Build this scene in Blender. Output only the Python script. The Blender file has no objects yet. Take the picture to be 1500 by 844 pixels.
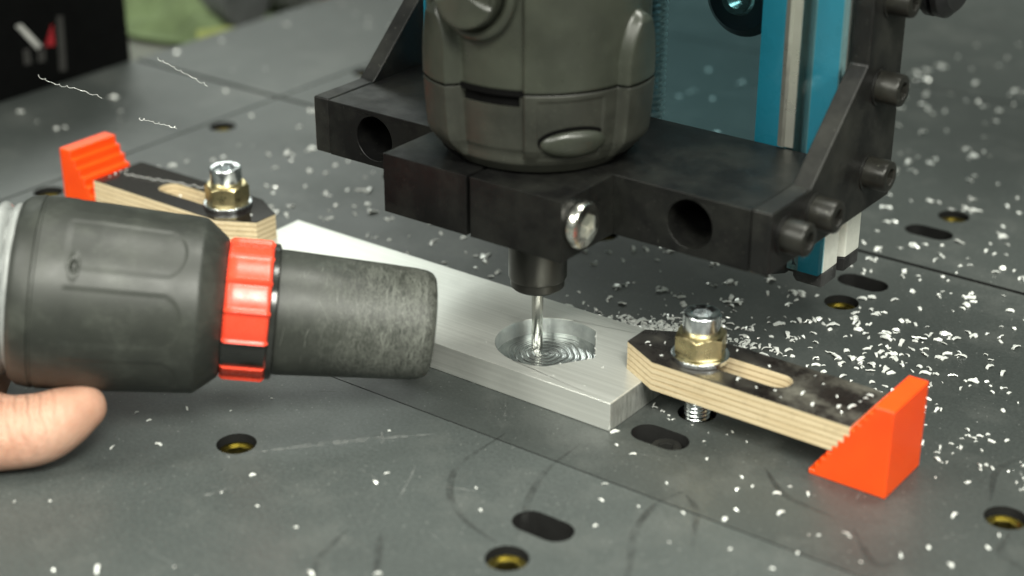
import bpy, bmesh, math, random
from mathutils import Vector, Matrix
MM = 0.001
scene = bpy.context.scene
R = math.radians

# ------------------------------------------------------------------ camera
cam_d = bpy.data.cameras.new("camera")
cam = bpy.data.objects.new("camera", cam_d)
scene.collection.objects.link(cam)
scene.camera = cam
cam.location = (0.26582, -0.37098, 0.23810)
yaw, pitch = R(36.58), R(25.17)
fwd = Vector((-math.sin(yaw) * math.cos(pitch), math.cos(yaw) * math.cos(pitch), -math.sin(pitch)))
cam.rotation_euler = fwd.to_track_quat('-Z', 'Y').to_euler()
cam_d.sensor_width = 36.0
cam_d.lens = 59.4
cam_d.clip_start = 0.01
cam_d.clip_end = 20
cam_d.dof.use_dof = True
cam_d.dof.focus_distance = 0.508
cam_d.dof.aperture_fstop = 7.6

# ------------------------------------------------------------------ light
world = bpy.data.worlds.new("World")
scene.world = world
world.use_nodes = True
bgn = world.node_tree.nodes["Background"]
bgn.inputs[0].default_value = (0.86, 1.0, 0.88, 1)
bgn.inputs[1].default_value = 0.18


def area(name, loc, target, sx, sy, power, col):
    d = bpy.data.lights.new(name, 'AREA')
    d.shape = 'RECTANGLE'
    d.size, d.size_y = sx, sy
    d.energy = power
    d.color = col
    o = bpy.data.objects.new(name, d)
    scene.collection.objects.link(o)
    o.location = loc
    o.rotation_euler = (Vector(target) - Vector(loc)).to_track_quat('-Z', 'Y').to_euler()
    return o


area("ceiling_lamp", (0.12, 0.28, 1.25), (0.05, 0.0, 0), 0.36, 0.30, 12, (1.0, 1.0, 0.9))
area("window_lamp", (-1.36, 0.92, 0.93), (-0.1, 0.1, 0), 0.95, 0.4, 6.0, (0.94, 1.0, 0.93))
area("front_lamp", (0.64, -0.58, 0.98), (0, -0.02, 0.03), 0.4, 0.35, 19, (1.0, 1.0, 0.9))
area("side_lamp", (1.00, -0.28, 0.62), (0, 0, 0.05), 0.35, 0.3, 5, (1.0, 1.0, 0.9))
area("left_fill", (-0.42, -0.85, 0.92), (-0.05, 0, 0.03), 0.4, 0.3, 9, (1.0, 1.0, 0.9))  # added fill from front left, brightens the table and chips behind the plate

area("rail_fill", (0.16, -0.95, 0.72), (0.02, 0, 0.06), 0.3, 0.25, 4.5, (1.0, 1.0, 0.9))  # added weak fill to brighten the rails, no actual lamp there

scene.view_settings.view_transform = 'Standard'
scene.view_settings.look = 'None'
scene.view_settings.exposure = 0.0
scene.view_settings.gamma = 1.0
scene.render.engine = 'CYCLES'
scene.cycles.max_bounces = 8
scene.cycles.use_denoising = True
scene.cycles.caustics_reflective = False
scene.cycles.sample_clamp_indirect = 4.0

# ------------------------------------------------------------------ helpers
COL = scene.collection


def link(o, parent=None):
    COL.objects.link(o)
    if parent is not None:
        o.parent = parent
    return o


def tag(o, label=None, cat=None, group=None, kind=None):
    if label: o["label"] = label
    if cat: o["category"] = cat
    if group: o["group"] = group
    if kind: o["kind"] = kind
    return o


def root(name, loc=(0, 0, 0), rot=None):
    o = bpy.data.objects.new(name, None)
    o.empty_display_size = 0.01
    o.location = Vector(loc) * MM
    if rot is not None:
        o.rotation_euler = rot
    return link(o)


def mesh_of(name, geo, mat, smooth=35):
    vs, fs = geo
    me = bpy.data.meshes.new(name)
    me.from_pydata([(v[0] * MM, v[1] * MM, v[2] * MM) for v in vs], [], fs)
    bm = bmesh.new(); bm.from_mesh(me)
    bmesh.ops.recalc_face_normals(bm, faces=bm.faces)
    bm.to_mesh(me); bm.free()
    if smooth:
        me.shade_smooth()
        me.set_sharp_from_angle(angle=R(smooth))
    if mat: me.materials.append(mat)
    return me


def obj(name, geo, mat, parent=None, smooth=35, bevel=0, seg=2, loc=None):
    o = bpy.data.objects.new(name, mesh_of(name, geo, mat, smooth))
    link(o, parent)
    if loc: o.location = Vector(loc) * MM
    if bevel:
        m = o.modifiers.new("bevel", 'BEVEL')
        m.width = bevel * MM; m.segments = seg; m.limit_method = 'ANGLE'; m.angle_limit = R(32)
        m.harden_normals = True
    return o


def join(*gs):
    V, Fa = [], []
    for v, f in gs:
        n = len(V); V += list(v); Fa += [tuple(i + n for i in q) for q in f]
    return V, Fa


def xf(geo, M):
    return [tuple(M @ Vector(v)) for v in geo[0]], geo[1]


def move(geo, x, y, z):
    return [(v[0] + x, v[1] + y, v[2] + z) for v in geo[0]], geo[1]


def box(x0, x1, y0, y1, z0, z1):
    v = [(x, y, z) for z in (z0, z1) for y in (y0, y1) for x in (x0, x1)]
    return v, [(0, 1, 3, 2), (4, 5, 7, 6), (0, 1, 5, 4), (2, 3, 7, 6), (0, 2, 6, 4), (1, 3, 7, 5)]


def prism(outline, holes, a, b, axis='z'):
    """outline and holes: 2-D loops; extruded from a to b along axis (z: xy loop, y: xz loop, x: yz loop)"""
    bm = bmesh.new()
    loops = [outline] + list(holes)
    es, base = [], []
    for lp in loops:
        vs = [bm.verts.new((p[0], p[1], 0)) for p in lp]
        base.append(vs)
        for i in range(len(vs)):
            es.append(bm.edges.new((vs[i], vs[(i + 1) % len(vs)])))
    if holes:
        bmesh.ops.triangle_fill(bm, edges=es, use_beauty=True, use_dissolve=False)
        bmesh.ops.join_triangles(bm, faces=bm.faces, angle_face_threshold=1, angle_shape_threshold=1)
    else:
        bm.faces.new(base[0])
    bm.verts.index_update()
    V0 = [v.co.copy() for v in bm.verts]
    caps = [[v.index for v in f.verts] for f in bm.faces]
    n = len(V0)
    idx = [[v.index for v in vs] for vs in base]
    bm.free()

    def P(p, h):
        return {'z': (p.x, p.y, h), 'y': (p.x, h, p.y), 'x': (h, p.x, p.y)}[axis]
    V = [P(p, a) for p in V0] + [P(p, b) for p in V0]
    Fa = [tuple(c) for c in caps] + [tuple(i + n for i in c) for c in caps]
    for lp in idx:
        for i in range(len(lp)):
            j = lp[(i + 1) % len(lp)]
            Fa.append((lp[i], j, j + n, lp[i] + n))
    return V, Fa


def circ(cx, cy, r, n=32, a0=0, a1=360):
    full = abs(a1 - a0) >= 360
    m = n if full else n + 1
    return [(cx + r * math.cos(R(a0 + (a1 - a0) * i / n)), cy + r * math.sin(R(a0 + (a1 - a0) * i / n))) for i in range(m)]


def oval(cx, cy, half, r, n=12):
    return circ(cx + half, cy, r, n, -90, 90) + circ(cx - half, cy, r, n, 90, 270)


def grid(fun, us, vs, close_v=True, cap0=False, cap1=False):
    V = [fun(u, v) for u in us for v in vs]
    nu, nv = len(us), len(vs)
    Fa = []
    for i in range(nu - 1):
        for j in range(nv if close_v else nv - 1):
            k = (j + 1) % nv
            Fa.append((i * nv + j, i * nv + k, (i + 1) * nv + k, (i + 1) * nv + j))
    if cap0: Fa.append(tuple(range(nv)))
    if cap1: Fa.append(tuple((nu - 1) * nv + j for j in range(nv)))
    return V, Fa


def lathe(prof, n=48, axis='z', c=(0, 0), cap=True):
    """prof: (radius, position along axis)"""
    us = list(range(len(prof))); vs = [2 * math.pi * j / n for j in range(n)]

    def f(u, t):
        r, h = prof[u]
        a, b = c[0] + r * math.cos(t), c[1] + r * math.sin(t)
        return {'z': (a, b, h), 'y': (a, h, b), 'x': (h, a, b)}[axis]
    return grid(f, us, vs, True, cap, cap)


def tube(pts, rad, n=8, caps=True):
    pts = [Vector(p) for p in pts]
    V, Fa = [], []
    prev = None
    for i, p in enumerate(pts):
        t = (pts[min(i + 1, len(pts) - 1)] - pts[max(i - 1, 0)]).normalized()
        if prev is None:
            s = t.orthogonal().normalized()
        else:
            s = (prev - prev.dot(t) * t).normalized()
        prev = s
        b = t.cross(s)
        r = rad[i] if isinstance(rad, (list, tuple)) else rad
        for j in range(n):
            a = 2 * math.pi * j / n
            V.append(tuple(p + (s * math.cos(a) + b * math.sin(a)) * r))
    m = len(pts)
    for i in range(m - 1):
        for j in range(n):
            k = (j + 1) % n
            Fa.append((i * n + j, i * n + k, (i + 1) * n + k, (i + 1) * n + j))
    if caps:
        Fa.append(tuple(range(n))); Fa.append(tuple((m - 1) * n + j for j in range(n)))
    return V, Fa


def interp(tab, x):
    if x <= tab[0][0]: return tab[0][1]
    for (a, b), (c, d) in zip(tab, tab[1:]):
        if x <= c:
            t = (x - a) / (c - a)
            return b + (d - b) * t
    return tab[-1][1]


def sstep(a, b, x):
    t = max(0, min(1, (x - a) / (b - a)))
    return t * t * (3 - 2 * t)


# ------------------------------------------------------------------ materials
class NT:
    def __init__(self, name):
        self.m = bpy.data.materials.new(name); self.m.use_nodes = True
        self.t = self.m.node_tree; self.b = self.t.nodes["Principled BSDF"]
        self.tc = self.t.nodes.new("ShaderNodeTexCoord")

    def n(self, typ, **kw):
        nd = self.t.nodes.new(typ)
        for k, v in kw.items():
            if hasattr(nd, k): setattr(nd, k, v)
            else: nd.inputs[k].default_value = v
        return nd

    def l(self, a, b): self.t.links.new(a, b)

    def coords(self, scale=(1, 1, 1), rot=(0, 0, 0)):
        mp = self.n("ShaderNodeMapping"); mp.inputs["Scale"].default_value = scale; mp.inputs["Rotation"].default_value = rot
        self.l(self.tc.outputs["Object"], mp.inputs[0]); return mp.outputs[0]

    def noise(self, scale, detail=4, rough=0.6, co=None):
        nz = self.n("ShaderNodeTexNoise"); nz.inputs["Scale"].default_value = scale
        nz.inputs["Detail"].default_value = detail; nz.inputs["Roughness"].default_value = rough
        self.l(co if co is not None else self.tc.outputs["Object"], nz.inputs["Vector"]); return nz.outputs[0]

    def ramp(self, fac, stops):
        r = self.n("ShaderNodeValToRGB"); e = r.color_ramp.elements
        while len(e) < len(stops): e.new(0.5)
        for el, (p, c) in zip(e, stops):
            el.position = p
            el.color = (c[0], c[1], c[2], 1) if not isinstance(c, (int, float)) else (c, c, c, 1)
        self.l(fac, r.inputs[0]); return r.outputs[0]

    def mix(self, fac, a, b, mode='MIX'):
        m = self.n("ShaderNodeMix"); m.data_type = 'RGBA'; m.blend_type = mode
        for s, v in ((0, fac), (6, a), (7, b)):
            if hasattr(v, "is_output"): self.l(v, m.inputs[s])
            elif isinstance(v, (int, float)): m.inputs[s].default_value = v
            else: m.inputs[s].default_value = (v[0], v[1], v[2], 1)
        return m.outputs[2]

    def bump(self, h, strength, dist, prev=None):
        b = self.n("ShaderNodeBump"); b.inputs["Strength"].default_value = strength; b.inputs["Distance"].default_value = dist
        self.l(h, b.inputs["Height"])
        if prev is not None: self.l(prev, b.inputs["Normal"])
        self.l(b.outputs[0], self.b.inputs["Normal"]); return b.outputs[0]

    def set(self, **kw):
        for k, v in kw.items():
            s = self.b.inputs[k.replace("_", " ")]
            if hasattr(v, "is_output"): self.l(v, s)
            elif isinstance(v, (tuple, list)): s.default_value = (v[0], v[1], v[2], 1)
            else: s.default_value = v
        return self


def simple(name, c, rough=0.5, metal=0.0, var=0.25, scale=120, bump=0.0, bscale=900, spec=0.5):
    k = NT(name)
    f = k.noise(scale)
    k.set(Base_Color=k.ramp(f, [(0.3, tuple(x * (1 - var) for x in c)), (0.7, tuple(min(1, x * (1 + var)) for x in c))]),
          Metallic=metal, Specular_IOR_Level=spec)
    k.set(Roughness=k.ramp(k.noise(scale * 2.3), [(0.3, max(0, rough - 0.07)), (0.7, rough + 0.07)]))
    if bump: k.bump(k.noise(bscale, 3), bump, 0.0002)
    return k.m


def dusty(name, c, rough, dust, amount, metal=0.0, bump=0.25, spec=0.5, patch=45):
    """dark plastic or anodised metal with fine pale speckles and smeary dust patches"""
    k = NT(name)
    base = k.ramp(k.noise(90), [(0.3, tuple(x * 0.8 for x in c)), (0.7, tuple(x * 1.2 for x in c))])
    pt = k.ramp(k.noise(patch, 5, 0.65), [(0.45, 0), (0.72, amount)])
    s = k.mix(pt, base, dust)
    sp = k.ramp(k.noise(1250, 2, 0.55), [(0.685, 0), (0.73, min(1, amount * 1.3))])
    s = k.mix(sp, s, tuple(min(1, x * 1.8) for x in dust))
    k.set(Base_Color=s, Metallic=metal, Specular_IOR_Level=spec)
    k.set(Roughness=k.ramp(k.noise(160), [(0.3, rough - 0.06), (0.7, rough + 0.08)]))
    k.bump(k.noise(1800, 2), bump, 0.00012)
    return k.m


def panel_mat(name, c, warm):
    k = NT(name)
    a = k.ramp(k.noise(14, 5, 0.6), [(0.3, tuple(x * 0.82 for x in c)), (0.7, tuple(x * 1.18 for x in c))])
    fib = k.noise(1000, 4, 0.75)
    a = k.mix(k.ramp(fib, [(0.38, 0.0), (0.72, 0.6)]), a, tuple(x * 2.1 for x in c))
    sm = k.ramp(k.noise(34, 6, 0.7), [(0.5, 0), (0.75, 0.3)])
    a = k.mix(sm, a, (0.16, 0.165, 0.155))
    sp = k.ramp(k.noise(1100, 1, 0.4), [(0.735, 0), (0.77, 0.55)])
    a = k.mix(sp, a, (0.32, 0.33, 0.31))
    # fine straight scratches running both ways
    for rot, th in ((0.5, 0.70), (2.3, 0.72)):
        co = k.coords((14, 420, 1), (0, 0, rot))
        sc = k.ramp(k.noise(1.0, 3, 0.6, co), [(th, 0), (th + 0.05, 0.16)])
        a = k.mix(sc, a, (0.2, 0.205, 0.2))
    k.set(Base_Color=a, Specular_IOR_Level=0.5)
    k.set(Roughness=k.ramp(k.noise(22, 5), [(0.3, 0.35), (0.7, 0.48)]))
    k.bump(fib, 0.3, 0.00012)
    return k.m


M = {}
M['panel_front'] = panel_mat("black_fibreboard_smooth", (0.050, 0.057, 0.055), 0)
M['panel_mid'] = panel_mat("black_fibreboard_worn", (0.037, 0.042, 0.040), 1)
M['bench'] = simple("bench_laminate", (0.125, 0.13, 0.105), 0.5, var=0.12, scale=20)
M['hole_dark'] = simple("shade_black_core", (0.006, 0.006, 0.006), 0.85, spec=0.1)  # shade at the bottom of the slots, put into a near-black colour
M['shaded_edge'] = simple("shade_dark_fibreboard", (0.012, 0.012, 0.0115), 0.8, spec=0.2)  # same board as the panels; shade of slot and hole walls painted in
M['brass'] = simple("yellow_passivated_steel", (0.72, 0.60, 0.33), 0.30, 1.0, 0.25, 220)
M['brass_dull'] = simple("dull_yellow_zinc", (0.30, 0.26, 0.09), 0.36, 1.0, 0.45, 300)
M['zinc'] = simple("bright_zinc", (0.74, 0.77, 0.78), 0.22, 1.0, 0.1, 160)
M['steel'] = simple("polished_steel", (0.72, 0.71, 0.66), 0.23, 1.0, 0.06)
M['screw_black'] = simple("black_oxide_steel", (0.03, 0.03, 0.028), 0.34, 0.4, 0.2)
M['bolt_dusty'] = dusty("dusty_black_oxide", (0.018, 0.0175, 0.015), 0.34, (0.10, 0.10, 0.08), 0.45, 0.3)
M['mount'] = dusty("black_anodised_aluminium", (0.0045, 0.0045, 0.0045), 0.40, (0.030, 0.031, 0.026), 0.42, 0.0, 0.25, 0.26)
M['mount_edge'] = dusty("black_anodised_plate", (0.006, 0.006, 0.0058), 0.44, (0.042, 0.042, 0.035), 0.5, 0.0, 0.25, 0.36)
M['router'] = dusty("router_black_plastic", (0.028, 0.031, 0.023), 0.32, (0.045, 0.049, 0.037), 0.2, 0.0, 0.10, 0.6)
M['router_low'] = dusty("router_base_plastic", (0.024, 0.025, 0.020), 0.40, (0.050, 0.052, 0.041), 0.4, 0.0, 0.15, 0.45)
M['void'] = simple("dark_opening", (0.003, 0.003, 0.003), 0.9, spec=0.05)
M['collet'] = simple("black_collet_nut", (0.055, 0.054, 0.048), 0.36, 0.6, 0.05, 40)
M['rail'] = simple("pale_anodised_aluminium", (0.74, 0.75, 0.68), 0.42, 0.15, 0.06, 400, 0.1)
M['cap'] = dusty("black_end_cap_plastic", (0.011, 0.011, 0.011), 0.6, (0.2, 0.2, 0.2), 0.3, 0.0, 0.6)
M['orange'] = None
M['mill'] = simple("ground_tool_steel", (0.50, 0.50, 0.47), 0.22, 1.0, 0.06)
M['scratch'] = simple("pale_scuff", (0.125, 0.13, 0.115), 0.6, 0.0, 0.5, 300)
M['screw_bright'] = simple("bright_lead_screw_steel", (0.85, 0.87, 0.87), 0.25, 0.3, 0.05)
M['strip'] = simple("satin_grey_metal", (0.55, 0.55, 0.49), 0.32, 0.85, 0.05)
M['blue_film'] = simple("blue_protective_film", (0.12, 0.58, 0.66), 0.3, 0.0, 0.08, 60)
M['red'] = simple("red_plastic", (0.80, 0.065, 0.030), 0.28, 0.0, 0.08, 200, 0.06)
M['hose_grey'] = simple("grey_vinyl_hose", (0.27, 0.28, 0.275), 0.3, 0.0, 0.12, 150)
M['smoke'] = simple("smoky_black_plastic", (0.02, 0.021, 0.019), 0.16, 0.0, 0.2)
M['case'] = simple("matt_black_case", (0.0028, 0.003, 0.003), 0.8, 0.0, 0.2, spec=0.06)
M['white_print'] = simple("grey_white_print", (0.42, 0.42, 0.40), 0.6)
M['red_print'] = simple("red_print", (0.25, 0.01, 0.015), 0.6)
M['grey_print'] = simple("dark_grey_print", (0.035, 0.034, 0.032), 0.6)
M['green'] = simple("green_cloth", (0.135, 0.185, 0.085), 0.85, 0.0, 0.3, 35, 0.4, 400)
M['yellow'] = simple("yellow_hem", (0.22, 0.25, 0.07), 0.8, 0.0, 0.2, 60)
M['tan'] = simple("tan_card", (0.40, 0.25, 0.12), 0.7)
M['dark_rubber'] = simple("dark_grey_rubber", (0.09, 0.095, 0.095), 0.55)
M['rubber_wheel'] = simple("black_wheel", (0.012, 0.012, 0.013), 0.4)


def orange():
    k = NT("orange_printed_plastic")
    w = k.n("ShaderNodeTexWave"); w.bands_direction = 'Z'
    w.inputs["Scale"].default_value = 900; w.inputs["Distortion"].default_value = 0.4
    k.l(k.tc.outputs["Object"], w.inputs[0])
    k.set(Base_Color=k.ramp(k.noise(60), [(0.3, (0.93, 0.070, 0.004)), (0.7, (0.97, 0.092, 0.006))]), Roughness=0.33,
          Subsurface_Weight=0.12, Subsurface_Scale=0.004)
    k.b.inputs["Subsurface Radius"].default_value = (1, 0.25, 0.08)
    k.bump(w.outputs[0], 0.45, 0.0002)
    return k.m


def aluminium():
    k = NT("brushed_aluminium")
    co = k.coords((6, 900, 900))
    br = k.noise(1.0, 4, 0.7, co)
    blot = k.noise(60, 5, 0.65)
    c = k.ramp(br, [(0.25, (0.60, 0.61, 0.57)), (0.75, (0.80, 0.81, 0.77))])
    c = k.mix(k.ramp(blot, [(0.55, 0), (0.8, 0.35)]), c, (0.45, 0.46, 0.43))
    sc = k.ramp(k.noise(1.0, 2, 0.5, k.coords((40, 700, 1), (0, 0, 1.0))), [(0.74, 0), (0.78, 0.4)])
    c = k.mix(sc, c, (0.3, 0.3, 0.3))
    k.set(Base_Color=c, Metallic=0.62, Anisotropic=0.8)
    tv = k.n("ShaderNodeCombineXYZ"); tv.inputs[1].default_value = 1.0
    k.l(tv.outputs[0], k.b.inputs["Tangent"])
    k.set(Roughness=k.ramp(br, [(0.2, 0.27), (0.8, 0.40)]))
    k.bump(br, 0.12, 0.0001)
    return k.m


def pocket_mat(rings):
    k = NT("milled_aluminium_" + rings)
    co = k.coords((1, 1, 1))
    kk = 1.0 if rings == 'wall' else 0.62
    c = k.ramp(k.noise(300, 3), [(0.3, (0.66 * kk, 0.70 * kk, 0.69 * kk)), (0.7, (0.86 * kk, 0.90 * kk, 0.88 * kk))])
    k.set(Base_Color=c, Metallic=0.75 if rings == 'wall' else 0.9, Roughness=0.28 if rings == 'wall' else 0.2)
    if rings == 'wall':
        k.bump(k.noise(1.0, 3, 0.7, k.coords((700, 700, 90))), 0.25, 0.0002)
    else:
        k.bump(k.noise(1500, 3), 0.12, 0.0001)
    return k.m


def sawn_mat():
    k = NT("sawn_aluminium")
    w = k.noise(1.0, 4, 0.75, k.coords((1, 750, 160), (R(25), 0, 0)))
    c = k.ramp(w, [(0.3, (0.42, 0.43, 0.40)), (0.68, (0.86, 0.87, 0.83))])
    k.set(Base_Color=c, Metallic=0.8, Roughness=0.42)
    k.bump(w, 0.5, 0.0004)
    return k.m


def ply_mat(name, ca, cb, rot):
    k = NT(name)
    co = k.coords((60, 1400, 1400) if not rot else (900, 900, 1400))
    f = k.noise(1.0, 4, 0.7, co)
    c = k.ramp(f, [(0.3, ca), (0.7, cb)])
    c = k.mix(k.ramp(k.noise(260, 4), [(0.55, 0), (0.75, 0.35)]), c, tuple(x * 0.5 for x in ca))
    k.set(Base_Color=c, Roughness=0.62, Specular_IOR_Level=0.3)
    k.bump(f, 0.35, 0.0002)
    return k.m


def film_mat(name, worn):
    k = NT(name)
    c = (0.012, 0.009, 0.008)
    if worn:
        f = k.noise(70, 7, 0.72)
        g = k.ramp(k.noise(38, 3, 0.6), [(0.35, 0.15), (0.65, 1.0)])
        a = k.mix(k.ramp(f, [(0.45, 0.0), (0.68, 0.9)]), c, (0.135, 0.13, 0.105))
        a = k.mix(k.ramp(k.noise(600, 4, 0.7), [(0.55, 0), (0.7, 0.5)]), a, (0.02, 0.018, 0.016))
        a2 = k.n("ShaderNodeMix"); a2.data_type = 'RGBA'
        k.l(g, a2.inputs[0]); a2.inputs[6].default_value = (*c, 1); k.l(a, a2.inputs[7])
        k.set(Base_Color=a2.outputs[2])
        k.set(Roughness=k.ramp(f, [(0.4, 0.22), (0.65, 0.7)]))
    else:
        k.set(Base_Color=c, Roughness=0.09)
        k.set(Base_Color=k.ramp(k.noise(900, 2), [(0.68, c), (0.74, (0.10, 0.09, 0.08))]))
    k.bump(k.noise(700, 4), 0.1 if worn else 0.03, 0.0001)
    return k.m


def chip_mat():
    k = NT("aluminium_chip")
    k.set(Base_Color=k.ramp(k.noise(900, 2), [(0.3, (0.82, 0.84, 0.80)), (0.7, (0.97, 0.98, 0.95))]), Metallic=0.2, Roughness=0.25)
    return k.m


def nozzle_rubber(name, scuffs):
    k = NT(name)
    a = k.ramp(k.noise(60, 5), [(0.3, (0.018, 0.020, 0.017)), (0.7, (0.034, 0.037, 0.031))])
    a = k.mix(k.ramp(k.noise(130, 6, 0.7), [(0.5, 0), (0.75, 0.4)]), a, (0.085, 0.092, 0.078))
    if scuffs:
        # fine scuffs round the tube, denser towards its worn mouth
        sx = k.n("ShaderNodeSeparateXYZ"); k.l(k.tc.outputs["Object"], sx.inputs[0])
        mr = k.n("ShaderNodeMapRange"); k.l(sx.outputs[0], mr.inputs[0])
        mr.inputs[1].default_value = 0.076; mr.inputs[2].default_value = 0.098
        mr.inputs[3].default_value = 0.10; mr.inputs[4].default_value = 1.0
        tot = None
        for rot, sc, th in (((0.3, 0.2, 0.15), (300, 40, 40), 0.5), ((0.1, 0.5, -0.35), (360, 60, 50), 0.47), ((0.9, 0.1, 0.6), (220, 90, 90), 0.53), ((0.2, 0.9, 1.2), (200, 60, 120), 0.5)):
            for dt in (0, 0.07):
                s = k.ramp(k.noise(1.0, 5, 0.72, k.coords(sc, rot)), [(th + dt - 0.013, 0), (th + dt, 0.8), (th + dt + 0.013, 0)])
                tot = s if tot is None else k.mix(1.0, tot, s, 'ADD')
        haze_ = k.ramp(k.noise(170, 6, 0.75), [(0.45, 0), (0.8, 0.25)])
        tot = k.mix(1.0, tot, haze_, 'ADD')
        mu = k.n("ShaderNodeMath"); mu.operation = 'MULTIPLY'; mu.use_clamp = True
        k.l(tot, mu.inputs[0]); k.l(mr.outputs[0], mu.inputs[1])
        m2 = k.n("ShaderNodeMath"); m2.operation = 'MULTIPLY'; k.l(mu.outputs[0], m2.inputs[0]); m2.inputs[1].default_value = 0.42
        a = k.mix(m2.outputs[0], a, (0.30, 0.31, 0.275))
        k.bump(mu.outputs[0], 0.3, 0.00015)
    else:
        k.bump(k.noise(1400, 2), 0.12, 0.0001)
    k.set(Base_Color=a, Roughness=k.ramp(k.noise(90, 4), [(0.3, 0.40), (0.7, 0.52)]))
    return k.m


def skin():
    k = NT("skin")
    a = k.ramp(k.noise(45, 5, 0.6), [(0.35, (0.50, 0.265, 0.18)), (0.65, (0.62, 0.385, 0.285))])
    a = k.mix(k.ramp(k.noise(25, 3), [(0.5, 0), (0.75, 0.35)]), a, (0.58, 0.24, 0.17))
    k.set(Base_Color=a, Roughness=0.5, Subsurface_Weight=0.25, Subsurface_Scale=0.003, Specular_IOR_Level=0.35)
    k.b.inputs["Subsurface Radius"].default_value = (1, 0.35, 0.2)
    v = k.n("ShaderNodeTexVoronoi"); v.inputs["Scale"].default_value = 1500
    k.l(k.tc.outputs["Object"], v.inputs[0])
    b = k.bump(v.outputs[0], 0.2, 0.00015)
    # folds across the thumb joint
    dt = k.n("ShaderNodeVectorMath"); dt.operation = 'DOT_PRODUCT'
    k.l(k.tc.outputs["Object"], dt.inputs[0]); dt.inputs[1].default_value = (0.66, 0.72, 0.15)
    nz = k.noise(160, 4, 0.6)
    ma = k.n("ShaderNodeMath"); ma.operation = 'MULTIPLY_ADD'; k.l(nz, ma.inputs[0]); ma.inputs[1].default_value = 0.004; k.l(dt.outputs["Value"], ma.inputs[2])
    mm = k.n("ShaderNodeMath"); mm.operation = 'MULTIPLY'; k.l(ma.outputs[0], mm.inputs[0]); mm.inputs[1].default_value = 2 * math.pi / 0.0034
    sn = k.n("ShaderNodeMath"); sn.operation = 'SINE'; k.l(mm.outputs[0], sn.inputs[0])
    ds = k.n("ShaderNodeVectorMath"); ds.operation = 'DISTANCE'; k.l(k.tc.outputs["Object"], ds.inputs[0]); ds.inputs[1].default_value = (0.0365, 0.0375, 0.006)
    mk = k.n("ShaderNodeMapRange"); k.l(ds.outputs["Value"], mk.inputs[0]); mk.inputs[1].default_value = 0.014; mk.inputs[2].default_value = 0.005
    mu = k.n("ShaderNodeMath"); mu.operation = 'MULTIPLY'; k.l(sn.outputs[0], mu.inputs[0]); k.l(mk.outputs[0], mu.inputs[1])
    b = k.bump(mu.outputs[0], 0.8, 0.0006, b)
    k.bump(k.noise(330, 5, 0.7), 0.4, 0.0008, b)
    return k.m


def acrylic():
    k = NT("blue_clear_acrylic")
    t = k.t
    tr = k.n("ShaderNodeBsdfTransparent"); tr.inputs[0].default_value = (0.70, 0.89, 0.95, 1)
    gl = k.n("ShaderNodeBsdfGlossy"); gl.inputs[0].default_value = (1, 1, 1, 1); gl.inputs[1].default_value = 0.06
    fr = k.n("ShaderNodeFresnel"); fr.inputs[0].default_value = 1.42
    mx = k.n("ShaderNodeMixShader")
    k.l(fr.outputs[0], mx.inputs[0]); k.l(tr.outputs[0], mx.inputs[1]); k.l(gl.outputs[0], mx.inputs[2])
    k.l(mx.outputs[0], t.nodes["Material Output"].inputs[0])
    return k.m


M['orange'] = orange(); M['alu'] = aluminium(); M['pocket'] = pocket_mat('floor'); M['pocket_wall'] = pocket_mat('wall')
M['sawn'] = sawn_mat()
M['ply_a'] = ply_mat("birch_ply_long_grain", (0.60, 0.47, 0.28), (0.76, 0.64, 0.43), False)
M['ply_b'] = ply_mat("birch_ply_end_grain", (0.36, 0.26, 0.145), (0.50, 0.385, 0.235), True)
M['film_worn'] = film_mat("worn_black_ply_film", True); M['film_gloss'] = film_mat("glossy_black_ply_film", False)
M['chip'] = chip_mat(); M['rubber'] = nozzle_rubber("black_nozzle_rubber", False); M['tube'] = nozzle_rubber("scuffed_black_tube", True)
M['nail'] = simple("finger_nail", (0.78, 0.56, 0.43), 0.3, 0.0, 0.06)
M['skin'] = skin(); M['acrylic'] = acrylic()

# ------------------------------------------------------------------ setting: bench and slotted table
tag(obj('workbench', box(-1400, 900, -700, 1300, -60, -18.4), M['bench']), 'pale grey green bench top beyond the black panels', 'bench', kind='structure')

table = root('table')
tag(table, 'black fibreboard machine table of large panels with oval slots and inserts', 'table', kind='structure')
XG = [-227, -132, -37, 56.5, 148.5]
YG = [-91, 0, 91, 181, 269]
INS = [(x, y) for x in XG for y in YG]
SLOTS = [(x, y) for x in (55.3,) for y in (-18, -74, 109, 162)] + [(-227 + 3, y) for y in ()]
ROWS = [(-228, -46.2), (-45.8, 131.5), (133.5, 314), (315, 640)]
COLS = [(-326, -235), (-234, 330)]


def hexa(cx, cy, af, rot=0):
    return circ(cx, cy, af / math.sqrt(3), 6, rot, rot + 360)


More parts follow.
